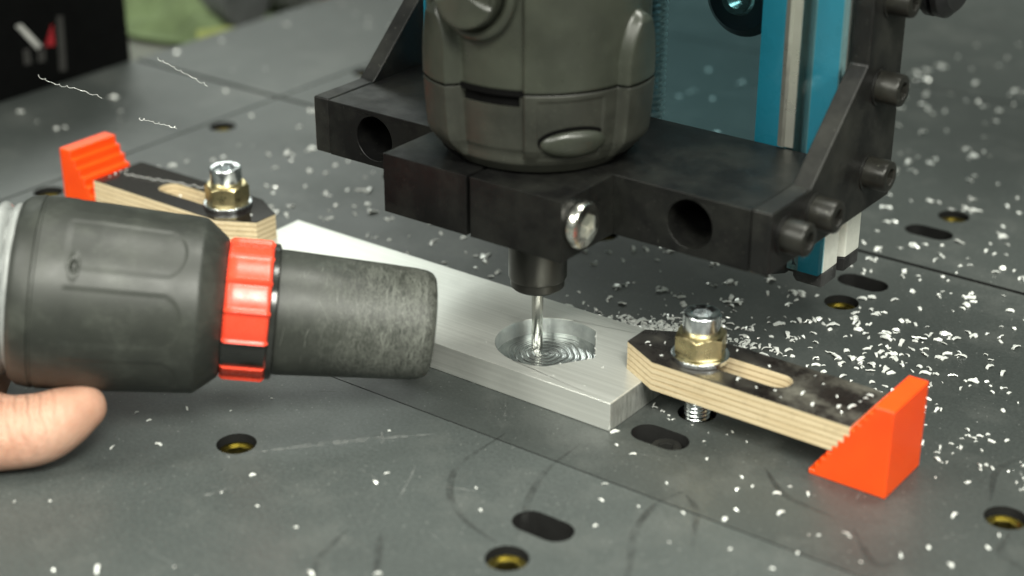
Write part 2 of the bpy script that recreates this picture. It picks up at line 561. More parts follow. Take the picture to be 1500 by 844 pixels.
ins_geo = join(prism(circ(0, 0, 5.15, 28), [hexa(0, 0, 6.2, 12)], -14, -3.2),
               prism(circ(0, 0, 5.15, 28), [circ(0, 0, 4.4, 28)], -3.2, -2.4))
ins_mesh = mesh_of('threaded_insert', ins_geo, M['brass_dull'])
scr_geo = join(prism(circ(0, 0, 4.35, 36), [hexa(0, 0, 4.0, 8)], -13.5, -3.5), prism(circ(0, 0, 4.1, 36), [circ(0, 0, 2.5, 36)], -3.5, -3.05))
scr_mesh = mesh_of('panel_screw', scr_geo, M['screw_black'])
for ri, (y0, y1) in enumerate(ROWS):
    for ci, (x0, x1) in enumerate(COLS):
        hl, ii, ss = [], [], []
        for (x, y) in INS:
            if x0 + 6 < x < x1 - 6 and y0 + 6 < y < y1 - 6:
                hl.append(circ(x, y, 5.6, 28)); ii.append((x, y))
        for (x, y) in SLOTS:
            if x0 < x < x1 and y0 < y < y1:
                hl.append(oval(x, y, 3.9, 4.9)); ss.append((x, y))
        mt = M['panel_front'] if ri == 0 else M['panel_mid']
        p = obj('table_panel', prism([(x0, y0), (x1, y0), (x1, y1), (x0, y1)], hl, -14, 0), mt, table, smooth=30,
                bevel=0.25 if not hl else 0)
        p.data.materials.append(M['shaded_edge'])
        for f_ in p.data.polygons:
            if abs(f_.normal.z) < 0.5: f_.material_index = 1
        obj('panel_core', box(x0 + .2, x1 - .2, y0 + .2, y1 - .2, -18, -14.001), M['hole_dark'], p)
        for (x, y) in ii:
            o = bpy.data.objects.new('threaded_insert', ins_mesh); link(o, p); o.location = (x * MM, y * MM, 0)
            o.rotation_euler.z = (x * 13 + y * 7) % 6
        for (x, y) in ss:
            o = bpy.data.objects.new('panel_screw', scr_mesh); link(o, p); o.location = ((x + 2.4) * MM, (y - 0.4) * MM, 0.0012 if abs(y) < 30 else -0.004)


# faint curved scuff trails rubbed into the panels
def scuff_mat():
    k = NT("rubbed_scuff")
    tr = k.n("ShaderNodeBsdfTransparent")
    mx = k.n("ShaderNodeMixShader")
    k.set(Base_Color=(0.016, 0.016, 0.015), Roughness=0.6)
    f = k.ramp(k.noise(120, 4, 0.7), [(0.4, 0.05), (0.7, 0.42)])
    k.l(f, mx.inputs[0]); k.l(tr.outputs[0], mx.inputs[1]); k.l(k.b.outputs[0], mx.inputs[2])
    k.l(mx.outputs[0], k.t.nodes["Material Output"].inputs[0])
    return k.m


M['scuff'] = scuff_mat()


def catmull(P, n=8):
    P = [Vector(p) for p in P]
    Q = [2 * P[0] - P[1]] + P + [2 * P[-1] - P[-2]]
    out = []
    for i in range(1, len(Q) - 2):
        for j in range(n):
            t = j / n
            out.append(0.5 * ((2 * Q[i]) + (Q[i + 1] - Q[i - 1]) * t + (2 * Q[i - 1] - 5 * Q[i] + 4 * Q[i + 1] - Q[i + 2]) * t * t
                              + (3 * Q[i] - Q[i - 1] - 3 * Q[i + 1] + Q[i + 2]) * t ** 3))
    out.append(P[-1])
    return out


TRAILS = [[(19.4, -42.1), (19.3, -60.6), (22.1, -69.5), (29.4, -78.8), (40.4, -84.7), (50.4, -87.0)],
          [(39.5, -34.3), (40.3, -51.7), (44.6, -65.4), (50.9, -76.9), (52.5, -83.5)],
          [(75.2, -38.6), (73.0, -48.5), (75.6, -62.5), (84.5, -79.3), (90, -95)], [(76.8, -39.5), (83.2, -45.0), (90.6, -59.0)],
          [(86.7, -15.0), (97.7, -24.0), (113.7, -26.3)], [(119.4, -28.1), (130.2, -38.9), (134.3, -35.9)],
          [(140.9, 31.9), (137.7, 20.7), (142.4, 5.0)], [(152.0, -5.8), (153.5, -16.1), (161.0, -19.7)],
          [(24.0, -100.8), (35.2, -115.9)], [(16.3, -104.6), (19.0, -117.8), (23.2, -124.8)]]
for tr in TRAILS:
    pts = catmull([(x, y, 0.03) for x, y in tr])
    V, Fa = [], []
    for i, p in enumerate(pts):
        t = (pts[min(i + 1, len(pts) - 1)] - pts[max(i - 1, 0)]).normalized()
        s = Vector((-t.y, t.x, 0)) * (0.85 * math.sin(math.pi * (i + 0.6) / (len(pts) + 0.4)) + 0.15)
        V += [tuple(p + s), tuple(p - s)]
        if i: Fa.append((2 * i - 2, 2 * i - 1, 2 * i + 1, 2 * i))
    obj('scuff_trail', (V, Fa), M['scuff'], table)

def pale_mat():
    k = NT("pale_rubbed_scratch")
    tr = k.n("ShaderNodeBsdfTransparent"); mx = k.n("ShaderNodeMixShader")
    k.set(Base_Color=(0.30, 0.31, 0.30), Roughness=0.7)
    f = k.ramp(k.noise(400, 4, 0.75), [(0.42, 0.0), (0.7, 0.55)])
    k.l(f, mx.inputs[0]); k.l(tr.outputs[0], mx.inputs[1]); k.l(k.b.outputs[0], mx.inputs[2])
    k.l(mx.outputs[0], k.t.nodes["Material Output"].inputs[0])
    return k.m


M['pale'] = pale_mat()
PR = random.Random(3)
SCR = [((-30, -92), (3, -55), 1.3), ((-22, -108), (-25, -116), 0.7), ((-9, -62), (-5, -66), 0.5), ((-6, -67), (-3, -64), 0.3), ((22, -75), (34, -70), 0.4), ((10, -70), (18, -88), 0.3)]
for i in range(46):
    x_, y_ = PR.uniform(-110, 150), PR.uniform(-160, -10)
    a_ = PR.choice((0.4, 0.9, 2.2)) + PR.gauss(0, .35); l_ = PR.uniform(2, 13)
    if -26 < y_ < 23 and x_ < 44: continue
    SCR.append(((x_, y_), (x_ + l_ * math.cos(a_), y_ + l_ * math.sin(a_)), PR.uniform(0.08, 0.22)))
sv, sf = [], []
for (a_, b_, w_) in SCR:
    A, B = Vector((*a_, 0.02)), Vector((*b_, 0.02)); t_ = (B - A).normalized(); n_ = Vector((-t_.y, t_.x, 0))
    C_ = (A + B) / 2 + n_ * (B - A).length * 0.04
    st = len(sv)
    for j in range(7):
        q = j / 6
        p = A * (1 - q) ** 2 + C_ * 2 * q * (1 - q) + B * q * q
        hw = w_ * math.sin(math.pi * (0.06 + 0.88 * q))
        sv += [tuple(p + n_ * hw), tuple(p - n_ * hw)]
        if j: sf.append((st + 2 * j - 2, st + 2 * j - 1, st + 2 * j + 1, st + 2 * j))
o_ = obj('surface_scratches', (sv, sf), M['pale'], table, smooth=0)
o_["kind"] = "stuff"

# ------------------------------------------------------------------ aluminium plate with milled pocket
T = 9.0
plate = root('aluminium_plate', (-38, -1.5, 0))
tag(plate, 'flat brushed aluminium bar with a milled pocket, clamped to the black table', 'metal plate')
PX0, PX1, PY0, PY1 = -118.0, 42.3, -24.0, 21.0
pc, pr = (6.3, -3.1), 15.9
a_s, a_e = -58, 62
pock = circ(pc[0], pc[1], pr, 72, a_e, a_s + 360)
corner = (23.4, -3.5)
pock = pock + [((pock[-1][0] * .03 + corner[0] * .97), (pock[-1][1] * .03 + corner[1] * .97)), ((pock[0][0] * .03 + corner[0] * .97), (pock[0][1] * .03 + corner[1] * .97))]
obj('plate_body', move(prism([(PX0, PY0), (PX1, PY0), (PX1, PY1), (PX0, PY1)], [pock], 0.0, T), 38, 1.5, 0), M['alu'], plate, smooth=30, bevel=0.28)
# sawn end face, 0.06 mm proud of the bar
obj('sawn_end', move(box(PX1, PX1 + 0.06, PY0 + .3, PY1 - .3, 0.2, T - .3), 38, 1.5, 0), M['sawn'], plate, smooth=0)
# pocket wall lining
V, Fa = [], []
n = len(pock)
for z in (3.0, T - 0.15):
    for (x, y) in pock:
        dx, dy = x - pc[0], y - pc[1]; L = math.hypot(dx, dy)
        V.append((x - dx / L * 0.05 + 38, y - dy / L * 0.05 + 1.5, z))
for i in range(n):
    j = (i + 1) % n; Fa.append((i, j, j + n, i + n))
obj('pocket_wall', (V, Fa), M['pocket_wall'], plate, smooth=20)


def floor_fun(u, t):
    # concentric cutter passes, slightly eccentric and uneven
    cx, cy = 4.5, -2.0
    rr = u
    fr = (rr / 1.9 + 0.06 * math.sin(t * 2) + t / (2 * math.pi)) % 1.0
    zz = 3.9 + 0.13 * math.exp(-((fr - 0.5) / 0.13) ** 2) + 0.05 * math.sin(fr * 6.283) + 0.012 * math.sin(5 * t + u * 2)
    rr = u * (1 + 0.03 * math.sin(6 * t))
    return (cx + rr * math.cos(t) + 38, cy + rr * math.sin(t) + 1.5, zz)


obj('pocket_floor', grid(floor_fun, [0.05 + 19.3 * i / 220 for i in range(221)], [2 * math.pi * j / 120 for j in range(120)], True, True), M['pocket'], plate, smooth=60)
# ragged burr crumbs along the pocket edge
random.seed(4)
bv = []
for i in range(16):
    t = random.random()
    if i < 10: x, y = pock[0][0] + (corner[0] - pock[0][0]) * t, pock[0][1] + (corner[1] - pock[0][1]) * t
    else: x, y = pock[-3][0] + (corner[0] - pock[-3][0]) * t, pock[-3][1] + (corner[1] - pock[-3][1]) * t
    s = random.uniform(0.1, 0.26)
    bv.append(move(xf(box(-s, s, -s * .4, s * .4, -s * .3, s * .6), Matrix.Rotation(random.random() * 6, 4, 'Z')), x + 38, y + 1.5, T))
obj('burr', join(*bv), M['chip'], plate, smooth=0)


# ------------------------------------------------------------------ clamps
def clamp_bar(cx, cy, flip, film, label):
    """plywood bar, nose at +x of local frame x=0, tail at x=-L"""
    L, H = 73.5, 11.3
    o = root('clamp_bar', (cx, cy, T + 0.05), (0, 0, math.pi if flip else 0))
    tag(o, label, 'clamp', 'plywood clamp bars holding the plate')
    outl = [(0, -4.6), (0, 4.6), (-12.5, H), (-L, H), (-L, -H), (-12.5, -H)]
    slot = oval(-31.5, 0, 14.5, 4.1)
    z_ = 0.0
    for i in range(9):
        th = 1.36 if i % 2 == 0 else 0.45
        e = 0.0 if i % 2 == 0 else -0.08
        ou = [(x + (e if x > -1 else -e if x < -L + 1 else 0), y + (e if y > 0 else -e)) for x, y in outl]
        obj('ply', prism(ou, [slot], z_, z_ + th - 0.01), M['ply_a' if i % 2 == 0 else 'ply_b'], o, smooth=30)
        z_ += th
    obj('black_film', prism(outl, [oval(-31.5, 0, 14.5, 4.25)], 8.6, 8.95), film, o, smooth=30, bevel=0.12)
    return o


clamp_bar(34.6, 0.9, True, M['film_worn'], 'plywood clamp bar with worn dusty black top, beside the pocket end of the plate')
clamp_bar(-112.8, 0.4, False, M['film_gloss'], 'plywood clamp bar with glossy black top, behind the vacuum nozzle')


def step_block(cx, cy, flip, label, n=11):
    """stepped wedge, tip at local x=0 rising to the back at x=22.4"""
    o_pts = [(0, 0), (22.4, 0), (22.4, 26), (16.6, 26)]
    x, z = 16.6, 26.0
    dx, dz = 16.6 / n, 24.4 / n
    for i in range(n):
        z -= dz; o_pts.append((x + 0.15, z)); x -= dx
        if i < n - 1: o_pts.append((x, z))
    o_pts.append((0, z))
    o = obj('step_block', prism(o_pts, [], -10.7, 10.7, 'y'), M['orange'], None, smooth=30, bevel=0.35)
    o.location = (cx * MM, cy * MM, 0.0)
    if flip: o.rotation_euler.z = math.pi
    tag(o, label, 'step block', 'printed orange step blocks')
    return o


step_block(97.4, 0.1, False, 'orange stepped wedge under the tail of the worn plywood clamp bar')
step_block(-181.5, 0.2, True, 'orange stepped wedge under the tail of the glossy plywood clamp bar', 8)


def thread(r, z0, z1, pitch, n=24, depth=0.45):
    us = [z0 + (z1 - z0) * i / max(1, int((z1 - z0) / pitch * 8)) for i in range(int((z1 - z0) / pitch * 8) + 1)]

    def f(u, t):
        ph = (u / pitch - t / (2 * math.pi)) % 1
        k = abs(ph - 0.5) * 2
        rr = r - depth * k
        return (rr * math.cos(t), rr * math.sin(t), u)
    return grid(f, us, [2 * math.pi * j / n for j in range(n)], True, True, True)


def fastener(cx, cy, z, group_txt, rot):
    w = obj('flat_washer', prism(circ(0, 0, 8.3, 48), [circ(0, 0, 4.2, 32)], 0, 1.5), M['zinc'], None, bevel=0.3)
    w.location = (cx * MM, cy * MM, z * MM)
    tag(w, 'round bright zinc washer lying on the ' + group_txt, 'washer', 'clamp washers')
    nz = z + 1.5
    # hex nut with chamfered corners
    af = 6.6; cr = 7.62
    us = [0, 0.35, 0.9, 5.7, 6.25, 6.6]

    def f(u, t):
        a = (t + math.pi / 6) % (math.pi / 3) - math.pi / 6
        rh = af / math.cos(a)
        lim = 20.0
        if u > 3.3: lim = 6.45 + (6.6 - u) * 1.75
        else: lim = 6.45 + u * 1.75
        r = min(rh, lim)
        return (r * math.cos(t), r * math.sin(t), u)
    us = [6.6 * i / 36 for i in range(37)]
    vs = [2 * math.pi * j / 144 for j in range(144)]
    side = grid(f, us, vs)
    inner = [(4.0 * math.cos(t), 4.0 * math.sin(t), h) for h in (0, 6.6) for t in vs]
    m = len(side[0])
    caps = []
    for j in range(144):
        k = (j + 1) % 144
        caps.append((j, k, m + k, m + j)); caps.append((36 * 144 + j, 36 * 144 + k, m + 144 + k, m + 144 + j))
    nut = obj('hex_nut', (side[0] + inner, side[1] + caps), M['brass'], None, smooth=25)
    nut.location = (cx * MM, cy * MM, nz * MM); nut.rotation_euler.z = R(rot)
    tag(nut, 'yellow plated hex nut on the ' + group_txt, 'nut', 'clamp nuts')
    b = root('clamp_bolt', (cx, cy, 0.0))
    tag(b, 'silver socket head bolt standing in the ' + group_txt, 'bolt', 'clamp bolts')
    h0 = nz + 6.62
    head = lathe([(0.01, h0), (5.2, h0), (5.35, h0 + .3), (5.35, h0 + 5.6), (5.2, h0 + 5.85), (4.95, h0 + 6.0), (3.3, h0 + 6.0)], 56, cap=False)
    hx = hexa(0, 0, 5.2, 10)
    m0 = len(head[0]); ringn = 56
    # hex socket
    V = list(head[0]); Fa = list(head[1])
    for zz in (h0 + 5.7, h0 + 2.6):
        for j in range(ringn):
            t = 2 * math.pi * j / ringn
            a = (t - R(10) + math.pi / 6) % (math.pi / 3) - math.pi / 6
            rr = min(2.6 / math.cos(a), 2.98)
            V.append((rr * math.cos(t), rr * math.sin(t), zz))
    for j in range(ringn):
        k = (j + 1) % ringn
        Fa.append((m0 - ringn + j, m0 - ringn + k, m0 + k, m0 + j)); Fa.append((m0 + j, m0 + k, m0 + ringn + k, m0 + ringn + j))
    Fa.append(tuple(m0 + ringn + j for j in range(ringn)))
    obj('head', (V, Fa), M['zinc'], b, smooth=30)
    obj('shank', thread(3.9, -6, h0 + 0.2, 1.25), M['zinc'], b, smooth=50)


fastener(56.5, 0.0, T + 9.03, 'worn plywood clamp bar', 20)
fastener(-131.0, 0.8, T + 9.03, 'glossy plywood clamp bar', 5)

# ------------------------------------------------------------------ router mount (beam, clamp block, cheeks)
mount = root('router_mount', (0, 15, 52))
tag(mount, 'black metal router mount with split clamp block and two angled cheek plates', 'router mount')
OFF = (0, -15, -52)


def mpart(name, geo, mat, **kw):
    return obj(name, move(geo, *OFF), mat, mount, **kw)


ZB, ZT = 52.0, 69.7
beam = mpart('beam', prism([(-73.9, ZB), (73.9, ZB), (73.9, ZT), (-73.9, ZT)], [circ(s * 55.6, 61, 7.0, 40) for s in (-1, 1)], -8, 38.3, 'y'), M['mount'], smooth=30, bevel=0.6)
for s in (-1, 1):  # bolt at the bottom of each through hole
    bb = mpart('recessed_bolt', lathe([(0.01, 24), (6.9, 24), (6.9, 23), (4.6, 22.9), (4.6, 15), (4.1, 14.5), (2.3, 14.5), (2.2, 18), (0.01, 18)], 28, 'y', (s * 55.6, 61)), M['screw_black'])
r = 21.6
arcR = [(x, y) for x, y in circ(0, 0, r, 24, -88.4, -22)]
arcL = [(-x, y) for x, y in reversed(arcR)]
mpart('clamp_jaw', prism([(0.65, -33), (31.2, -33), (31.2, -8.05)] + [(20.1, -8.05)] + arcR[::-1], [], ZB, ZT, 'z'), M['mount'], smooth=30, bevel=0.6)
mpart('clamp_jaw', prism([(-0.65, -33), (-30.4, -33), (-30.4, -8.05)] + [(-20.1, -8.05)] + arcL, [], ZB, ZT, 'z'), M['mount'], smooth=30, bevel=0.6)
cheek = [(-8, 52), (65, 52), (65, 150), (42.8, 150), (42.8, 96.8), (14.3, 70.6), (13.5, 70.0), (-8, 70.0)]
for s in (-1, 1):
    mpart('cheek_plate', prism(cheek, [], min(s * 74, s * 80), max(s * 74, s * 80), 'x'), M['mount_edge'], smooth=25, bevel=0.6)


def cap_head(x0, L, r, c, s=1, af=0.95, dep=3.2, prof=None, n=72):
    """socket head along x with a hexagonal key recess"""
    P = prof or [(0.01, 0), (r, 0), (r, L - 0.9), (r - .25, L - .3), (r - 0.9, L)]
    rows = [[(rr, h)] * n for rr, h in P]
    hr = []
    for j in range(n):
        a_ = (2 * math.pi * j / n + math.pi / 6) % (math.pi / 3) - math.pi / 6
        hr.append(r * af / 2 / math.cos(a_))
    Lm = P[-1][1]
    for h, k in ((Lm, 1.06), (Lm - 0.25, 1.0), (Lm - dep, 1.0), (Lm - dep, 0.02)):
        rows.append([(q * k, h) for q in hr])
    V = [(x0 + s * h, c[0] + q * math.cos(2 * math.pi * j / n), c[1] + q * math.sin(2 * math.pi * j / n)) for row in rows for j, (q, h) in enumerate(row)]
    Fa = [(i * n + j, i * n + (j + 1) % n, (i + 1) * n + (j + 1) % n, (i + 1) * n + j) for i in range(len(rows) - 1) for j in range(n)]
    return V, Fa


for s in (1,):
    for (y, z) in ((51.3, 88.8), (48.4, 64.3), (16.6, 62.6), (0.2, 61.6), (53.5, 113.5)):
        b_ = mpart('cheek_bolt', cap_head(s * 80.02, 7.2, 4.6, (y, z), s), M['bolt_dusty'])
        bw = obj('bolt_washer', move(lathe([(5.5, s * 80.0), (5.5, s * 80.5), (0.1, s * 80.5)], 36, 'x', (y, z)), *OFF), M['mount_edge'], mount)
# silver pinch bolt through the jaws
sb = mpart('pinch_bolt', cap_head(31.2, 3.5, 6.6, (-25.6, 61.2), 1, 0.95, 2.2, [(0.01, 0), (6.2, 0), (6.6, 0.7), (6.6, 2.2), (6.1, 3.1), (5.0, 3.5)]), M['steel'], smooth=30)

# ------------------------------------------------------------------ z axis rails, sheet, screw, wheels
zax = root('z_axis_frame', (0, 54, 28))
tag(zax, 'pair of pale slotted rails behind a clear blue sheet, above the table', 'machine frame')


def zpart(name, geo, mat, parent=None, **kw):
    return obj(name, move(geo, 0, -54, -28) if parent is None else move(geo, 0, -54, -28), mat, zax if parent is None else parent, **kw)


def rail_outline(s):
    x0, x1, y0, y1 = 46.6, 71.8, 42.2, 66.0
    ym = 54.2
    P = [(x0, y0), (56.0, y0), (58.6, y0 + 2.8), (58.6, y0 + 5), (61.0, y0 + 5), (61.0, y0 + 2.8), (63.4, y0), (x1, y0),
         (x1, ym - 2.6), (x1 - 2.6, ym - 1.6), (x1 - 5, ym - 1.6), (x1 - 5, ym + 1.6), (x1 - 2.6, ym + 1.6), (x1, ym + 2.6), (x1, y1), (x0, y1)]
    return [(s * x, y) for x, y in (P if s > 0 else P[::-1])]


for s in (1, -1):
    zb_ = 32.2 if s > 0 else 53.0
    rl = zpart('rail', prism(rail_outline(s), [], zb_, 250, 'z'), M['rail'], smooth=25, bevel=0.5)
    cp = zpart('end_cap', prism(rail_outline(s), [], zb_ - 4.4, zb_ - 0.05, 'z'), M['cap'], rl, smooth=25, bevel=0.4)
    zpart('guide_strip', prism([(s * 56.4, 38.5), (s * 56.6, 37.6), (s * 58.2, 36.9), (s * 58.8, 37.9), (s * 61.2, 38.1), (s * 61.3, 38.5)][::s], [], 70.2, 250, 'z'), M['strip'], smooth=20)
    # blue protective film left on both flats of the rail face
    for xa, xb in ((46.9, 55.6), (63.8, 71.5)):
        zpart('blue_film', box(min(s * xa, s * xb), max(s * xa, s * xb), 42.05, 42.195, zb_ + 0.4, 250), M['blue_film'], rl, smooth=0)
sheet = [(-73.6, 152), (-73.6, 53), (62, 53), (62, 33), (72, 33), (72, 70), (73.6, 70), (73.6, 152)]
zpart('blue_sheet', prism([(x, z) for x, z in sheet], [], 38.6, 41.8, 'y'), M['acrylic'], smooth=0)


def wheel(c, y0, ax='y'):
    w = zpart('guide_wheel', lathe([(5.2, y0), (9.6, y0), (12.0, y0 + 2.6), (12.0, y0 + 4.4), (9.6, y0 + 5), (9.6, y0 + 5.4), (12.0, y0 + 6), (12.0, y0 + 7.8), (9.6, y0 + 10.2), (5.2, y0 + 10.2), (5.2, y0)], 48, ax, c, False), M['rubber_wheel'])
    zpart('bearing', lathe([(0.01, y0 + .8), (2.6, y0 + .8), (2.6, y0 - 2.0), (4.4, y0 - 2.0), (4.4, y0 + .6), (5.3, y0 + .6), (5.3, y0 + 9.4), (0.01, y0 + 9.4)], 40, ax, c), M['steel'], w)


wheel((35.4, 107.2), 48.6)
wheel((-35.4, 107.2), 48.6)
wheel((75.0, 116.5), 80.5, 'x')
wheel((75.0, 116.5), -90.7, 'x')
zpart('gantry_beam', prism([(70, 170), (134, 170), (134, 250), (70, 250)], [], -420, 420, 'x'), M['mount_edge'], smooth=25, bevel=1.0)
zpart('carriage_plate', box(-80, 80, 66.2, 69.9, 140, 262), M['mount_edge'], smooth=25, bevel=0.5)
ls = obj('lead_screw', thread(4.0, 60, 240, 2.0, 28, 0.75), M['screw_bright'], None, smooth=60)
ls.location = (0.0, 61.5 * MM, 0)
tag(ls, 'vertical threaded lead screw seen through the blue sheet beside the router', 'lead screw')

# ------------------------------------------------------------------ router
router = root('trim_router', (0, 0, 0))
tag(router, 'olive black trim router held upright in the black mount', 'router')
PHC = -53.4
BASE = [(70.0, 24.0), (70.4, 25.6), (73.5, 27.9), (76.3, 29.2), (78, 29.8), (82, 30.2), (88, 30.7), (94, 31.0), (110, 31.1), (135, 31.6), (150, 31.6)]
BULL = [(-112.5, 77, 116.5), (3.0, 76, 114.0), (125, 76, 114.0)]


def angd(a, b):
    return (a - b + 180) % 360 - 180


def rrad(ph, z):
    r = interp(BASE, z)
    # flattened cheek between the ribs (vent side) and slightly fuller front
    d = angd(ph, -82)
    r -= 1.25 * (1 - sstep(19.0, 20.6, abs(d))) * sstep(73, 77, z)
    for c, zb, zt in BULL:
        zs = 99.0
        w = 14.5
        if z > zs: w *= math.sqrt(max(0.0, 1 - ((z - zs) / (zt - zs)) ** 1.7)) if z < zt else 0
        if w > 0.2:
            ad = abs(angd(ph, c))
            if ad < w:
                bl = sstep(0, 3.2, w - ad) * (0.78 + 0.22 * math.sqrt(1 - (ad / w) ** 2))
                r += 3.3 * bl * sstep(69.5, zb + 4, z) * min(1, w / 8)
    # parting groove
    r -= 0.42 * math.exp(-((z - 94.3) / 0.34) ** 2)
    # rectangular pad round the oval button
    dd = abs(angd(ph, -37.5))
    if z < 93.5: r -= 0.35 * (1 - sstep(17.0, 18.2, dd)) * sstep(74.5, 76, z) * (1 - sstep(91.8, 92.6, z))
    return r


def rfun(u, t):
    ph = math.degrees(t)
    # vent opening
    r = rrad(ph, u)
    d = angd(ph, -81.3)
    zc = 93.2 + 0.0 * d
    if abs(d) < 17.0 and 90.4 < u < 94.1: r -= 4.0
    return (r * math.cos(t), r * math.sin(t), u)


us_low = [70 + 24.0 * i / 96 for i in range(97)]
us_hi = [94.6 + 55 * i / 150 for i in range(151)]
vs = [2 * math.pi * j / 600 for j in range(600)]
obj('lower_housing', grid(rfun, us_low, vs, True, True, False), M['router_low'], router, smooth=40)
obj('upper_housing', grid(rfun, us_hi, vs, True, False, True), M['router'], router, smooth=40)
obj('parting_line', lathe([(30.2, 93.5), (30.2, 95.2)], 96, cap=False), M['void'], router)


def patch(ph0, ph1, z0, z1, dr, mat, name, n=24):
    V, Fa = [], []
    for i in range(n + 1):
        ph = ph0 + (ph1 - ph0) * i / n
        for z in (z0, z1):
            rr = rrad(ph, z) + dr
            V.append((rr * math.cos(R(ph)), rr * math.sin(R(ph)), z))
        if i: Fa.append((2 * i - 2, 2 * i, 2 * i + 1, 2 * i - 1))
    return obj(name, (V, Fa), mat, router)


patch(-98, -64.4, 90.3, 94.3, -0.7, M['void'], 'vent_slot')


# oval button: a dome standing off the lower housing
def button(ph, z, half_deg, half_z, h, name, mat, par=None):
    def f(u, t):
        k = 1 - u
        a = ph + half_deg * u * math.cos(t)
        zz = z + half_z * u * math.sin(t)
        rr = 29.3 + (zz - 80) * 0.12 + h * math.sqrt(max(0, 1 - u ** 3.2)) - (1.5 if u >= 0.999 else 0)
        return (rr * math.cos(R(a)), rr * math.sin(R(a)), zz)
    return obj(name, grid(f, [0.02, .2, .4, .6, .75, .85, .92, .96, .985, 1.0], [2 * math.pi * j / 64 for j in range(64)], True, True), mat, router, smooth=70)


def shadow_gap(ph, z, half_deg, half_z, dr, name, mat):
    def f(u, t):
        a = ph + half_deg * u * math.cos(t); zz = z + half_z * u * math.sin(t)
        rr = interp(BASE, zz) + dr
        return (rr * math.cos(R(a)), rr * math.sin(R(a)), zz)
    return obj(name, grid(f, [0.05, .5, 1.0], [2 * math.pi * j / 64 for j in range(64)], True, True), mat, router)


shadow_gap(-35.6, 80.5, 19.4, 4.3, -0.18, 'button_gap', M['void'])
button(-35.2, 79.7, 18.8, 4.0, 2.4, 'oval_button', M['router'])


# brush cap boss: raised U-shaped collar and a turned cap inside it
def boss(u, t):
    ph0, z0 = -88.0, 121.5
    prof = [(1.0, -1.2), (1.0, 0.4), (0.97, 1.3), (0.9, 1.9), (0.82, 1.9), (0.76, 1.3), (0.74, 0.0), (0.74, -2.5)]
    k, h = prof[u]
    a = ph0 + 23.0 * k * math.cos(t); zz = z0 + 14.0 * k * math.sin(t)
    rr = 31.1 + h
    return (rr * math.cos(R(a)), rr * math.sin(R(a)), zz)


bs = obj('cap_collar', grid(boss, list(range(8)), [2 * math.pi * j / 72 for j in range(72)]), M['router'], router, smooth=60)


def capf(u, t):
    prof = [(0.72, -2.4), (0.71, 3.0), (0.68, 5.6), (0.64, 6.2), (0.55, 6.4), (0.02, 6.4)]
    k, h = prof[u]
    a = -88.0 + 23.0 * k * math.cos(t); zz = 121.5 + 14.0 * k * math.sin(t)
    rr = 31.1 + h
    if u >= 4: rr -= 1.4 * (1 - sstep(1.5, 2.5, abs(zz - 121)))
    return (rr * math.cos(R(a)), rr * math.sin(R(a)), zz)


obj('brush_cap', grid(capf, list(range(6)), [2 * math.pi * j / 72 for j in range(72)], True, False, True), M['router'], router, smooth=35)
# dark screw recesses at the foot of the ribs
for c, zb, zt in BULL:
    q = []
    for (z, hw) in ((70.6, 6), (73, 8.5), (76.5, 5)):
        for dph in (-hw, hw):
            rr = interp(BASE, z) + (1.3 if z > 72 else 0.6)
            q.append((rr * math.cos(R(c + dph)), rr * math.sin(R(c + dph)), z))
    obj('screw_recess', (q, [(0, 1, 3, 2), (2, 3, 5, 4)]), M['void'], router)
# spindle nose and collet nut
obj('collet_nut', lathe([(0.01, 54), (8.75, 54), (8.75, 28.2), (8.5, 27.7), (8.1, 27.5), (8.1, 25.2), (7.6, 24.6), (3.0, 24.4), (1.7, 24.6), (0.01, 24.6)], 64), M['collet'], router, smooth=30)

# end mill: plain shank and two helical flutes
ml = root('end_mill', (0, 0, 4))
tag(ml, 'slim polished steel end mill cutting into the round pocket', 'end mill')
obj('shank', lathe([(0.01, 26 - 4), (1.75, 26 - 4), (1.75, 12.5), (0.01, 12.5)], 32), M['mill'], ml)


def flute(u, t):
    a = t - u * 0.25
    r = 1.75 * (0.90 + 0.10 * abs(math.cos(a)) ** 0.5)
    return (r * math.cos(t), r * math.sin(t), u)


obj('flutes', grid(flute, [0.05 + 12.5 * i / 60 for i in range(61)], [2 * math.pi * j / 40 for j in range(40)], True, True, True), M['mill'], ml, smooth=50)

# ------------------------------------------------------------------ vacuum nozzle
d = Vector((0.7303, 0.6673, -0.1461)).normalized()
zl = (Vector((0, 0, 1)) - d.z * d).normalized()
yl = zl.cross(d)
noz = root('vacuum_nozzle', (0, 0, 0))
noz.matrix_world = Matrix.Translation(Vector((-88, -115.6, 42)) * MM) @ Matrix((d, yl, zl)).transposed().to_4x4()
tag(noz, 'black vacuum nozzle with red ribbed ring and grey hose, held above the table', 'vacuum nozzle')


def around(rf, xs, nv=180, **kw):
    def f(u, t):
        r = rf(u, t)
        return (u, -r * math.cos(t), r * math.sin(t))    # t = 0 faces the viewer's side, rising with t
    return grid(f, xs, [2 * math.pi * j / nv for j in range(nv)], True, **kw)


SL = [(-3, 21.5), (-2.2, 24.4), (-0.5, 25.7), (3.3, 26.4), (3.6, 26.0), (4.3, 26.0), (4.6, 26.35), (20, 25.9), (46.2, 24.4), (47, 24.0), (50, 21.6), (52.6, 19.4), (53, 18.5)]


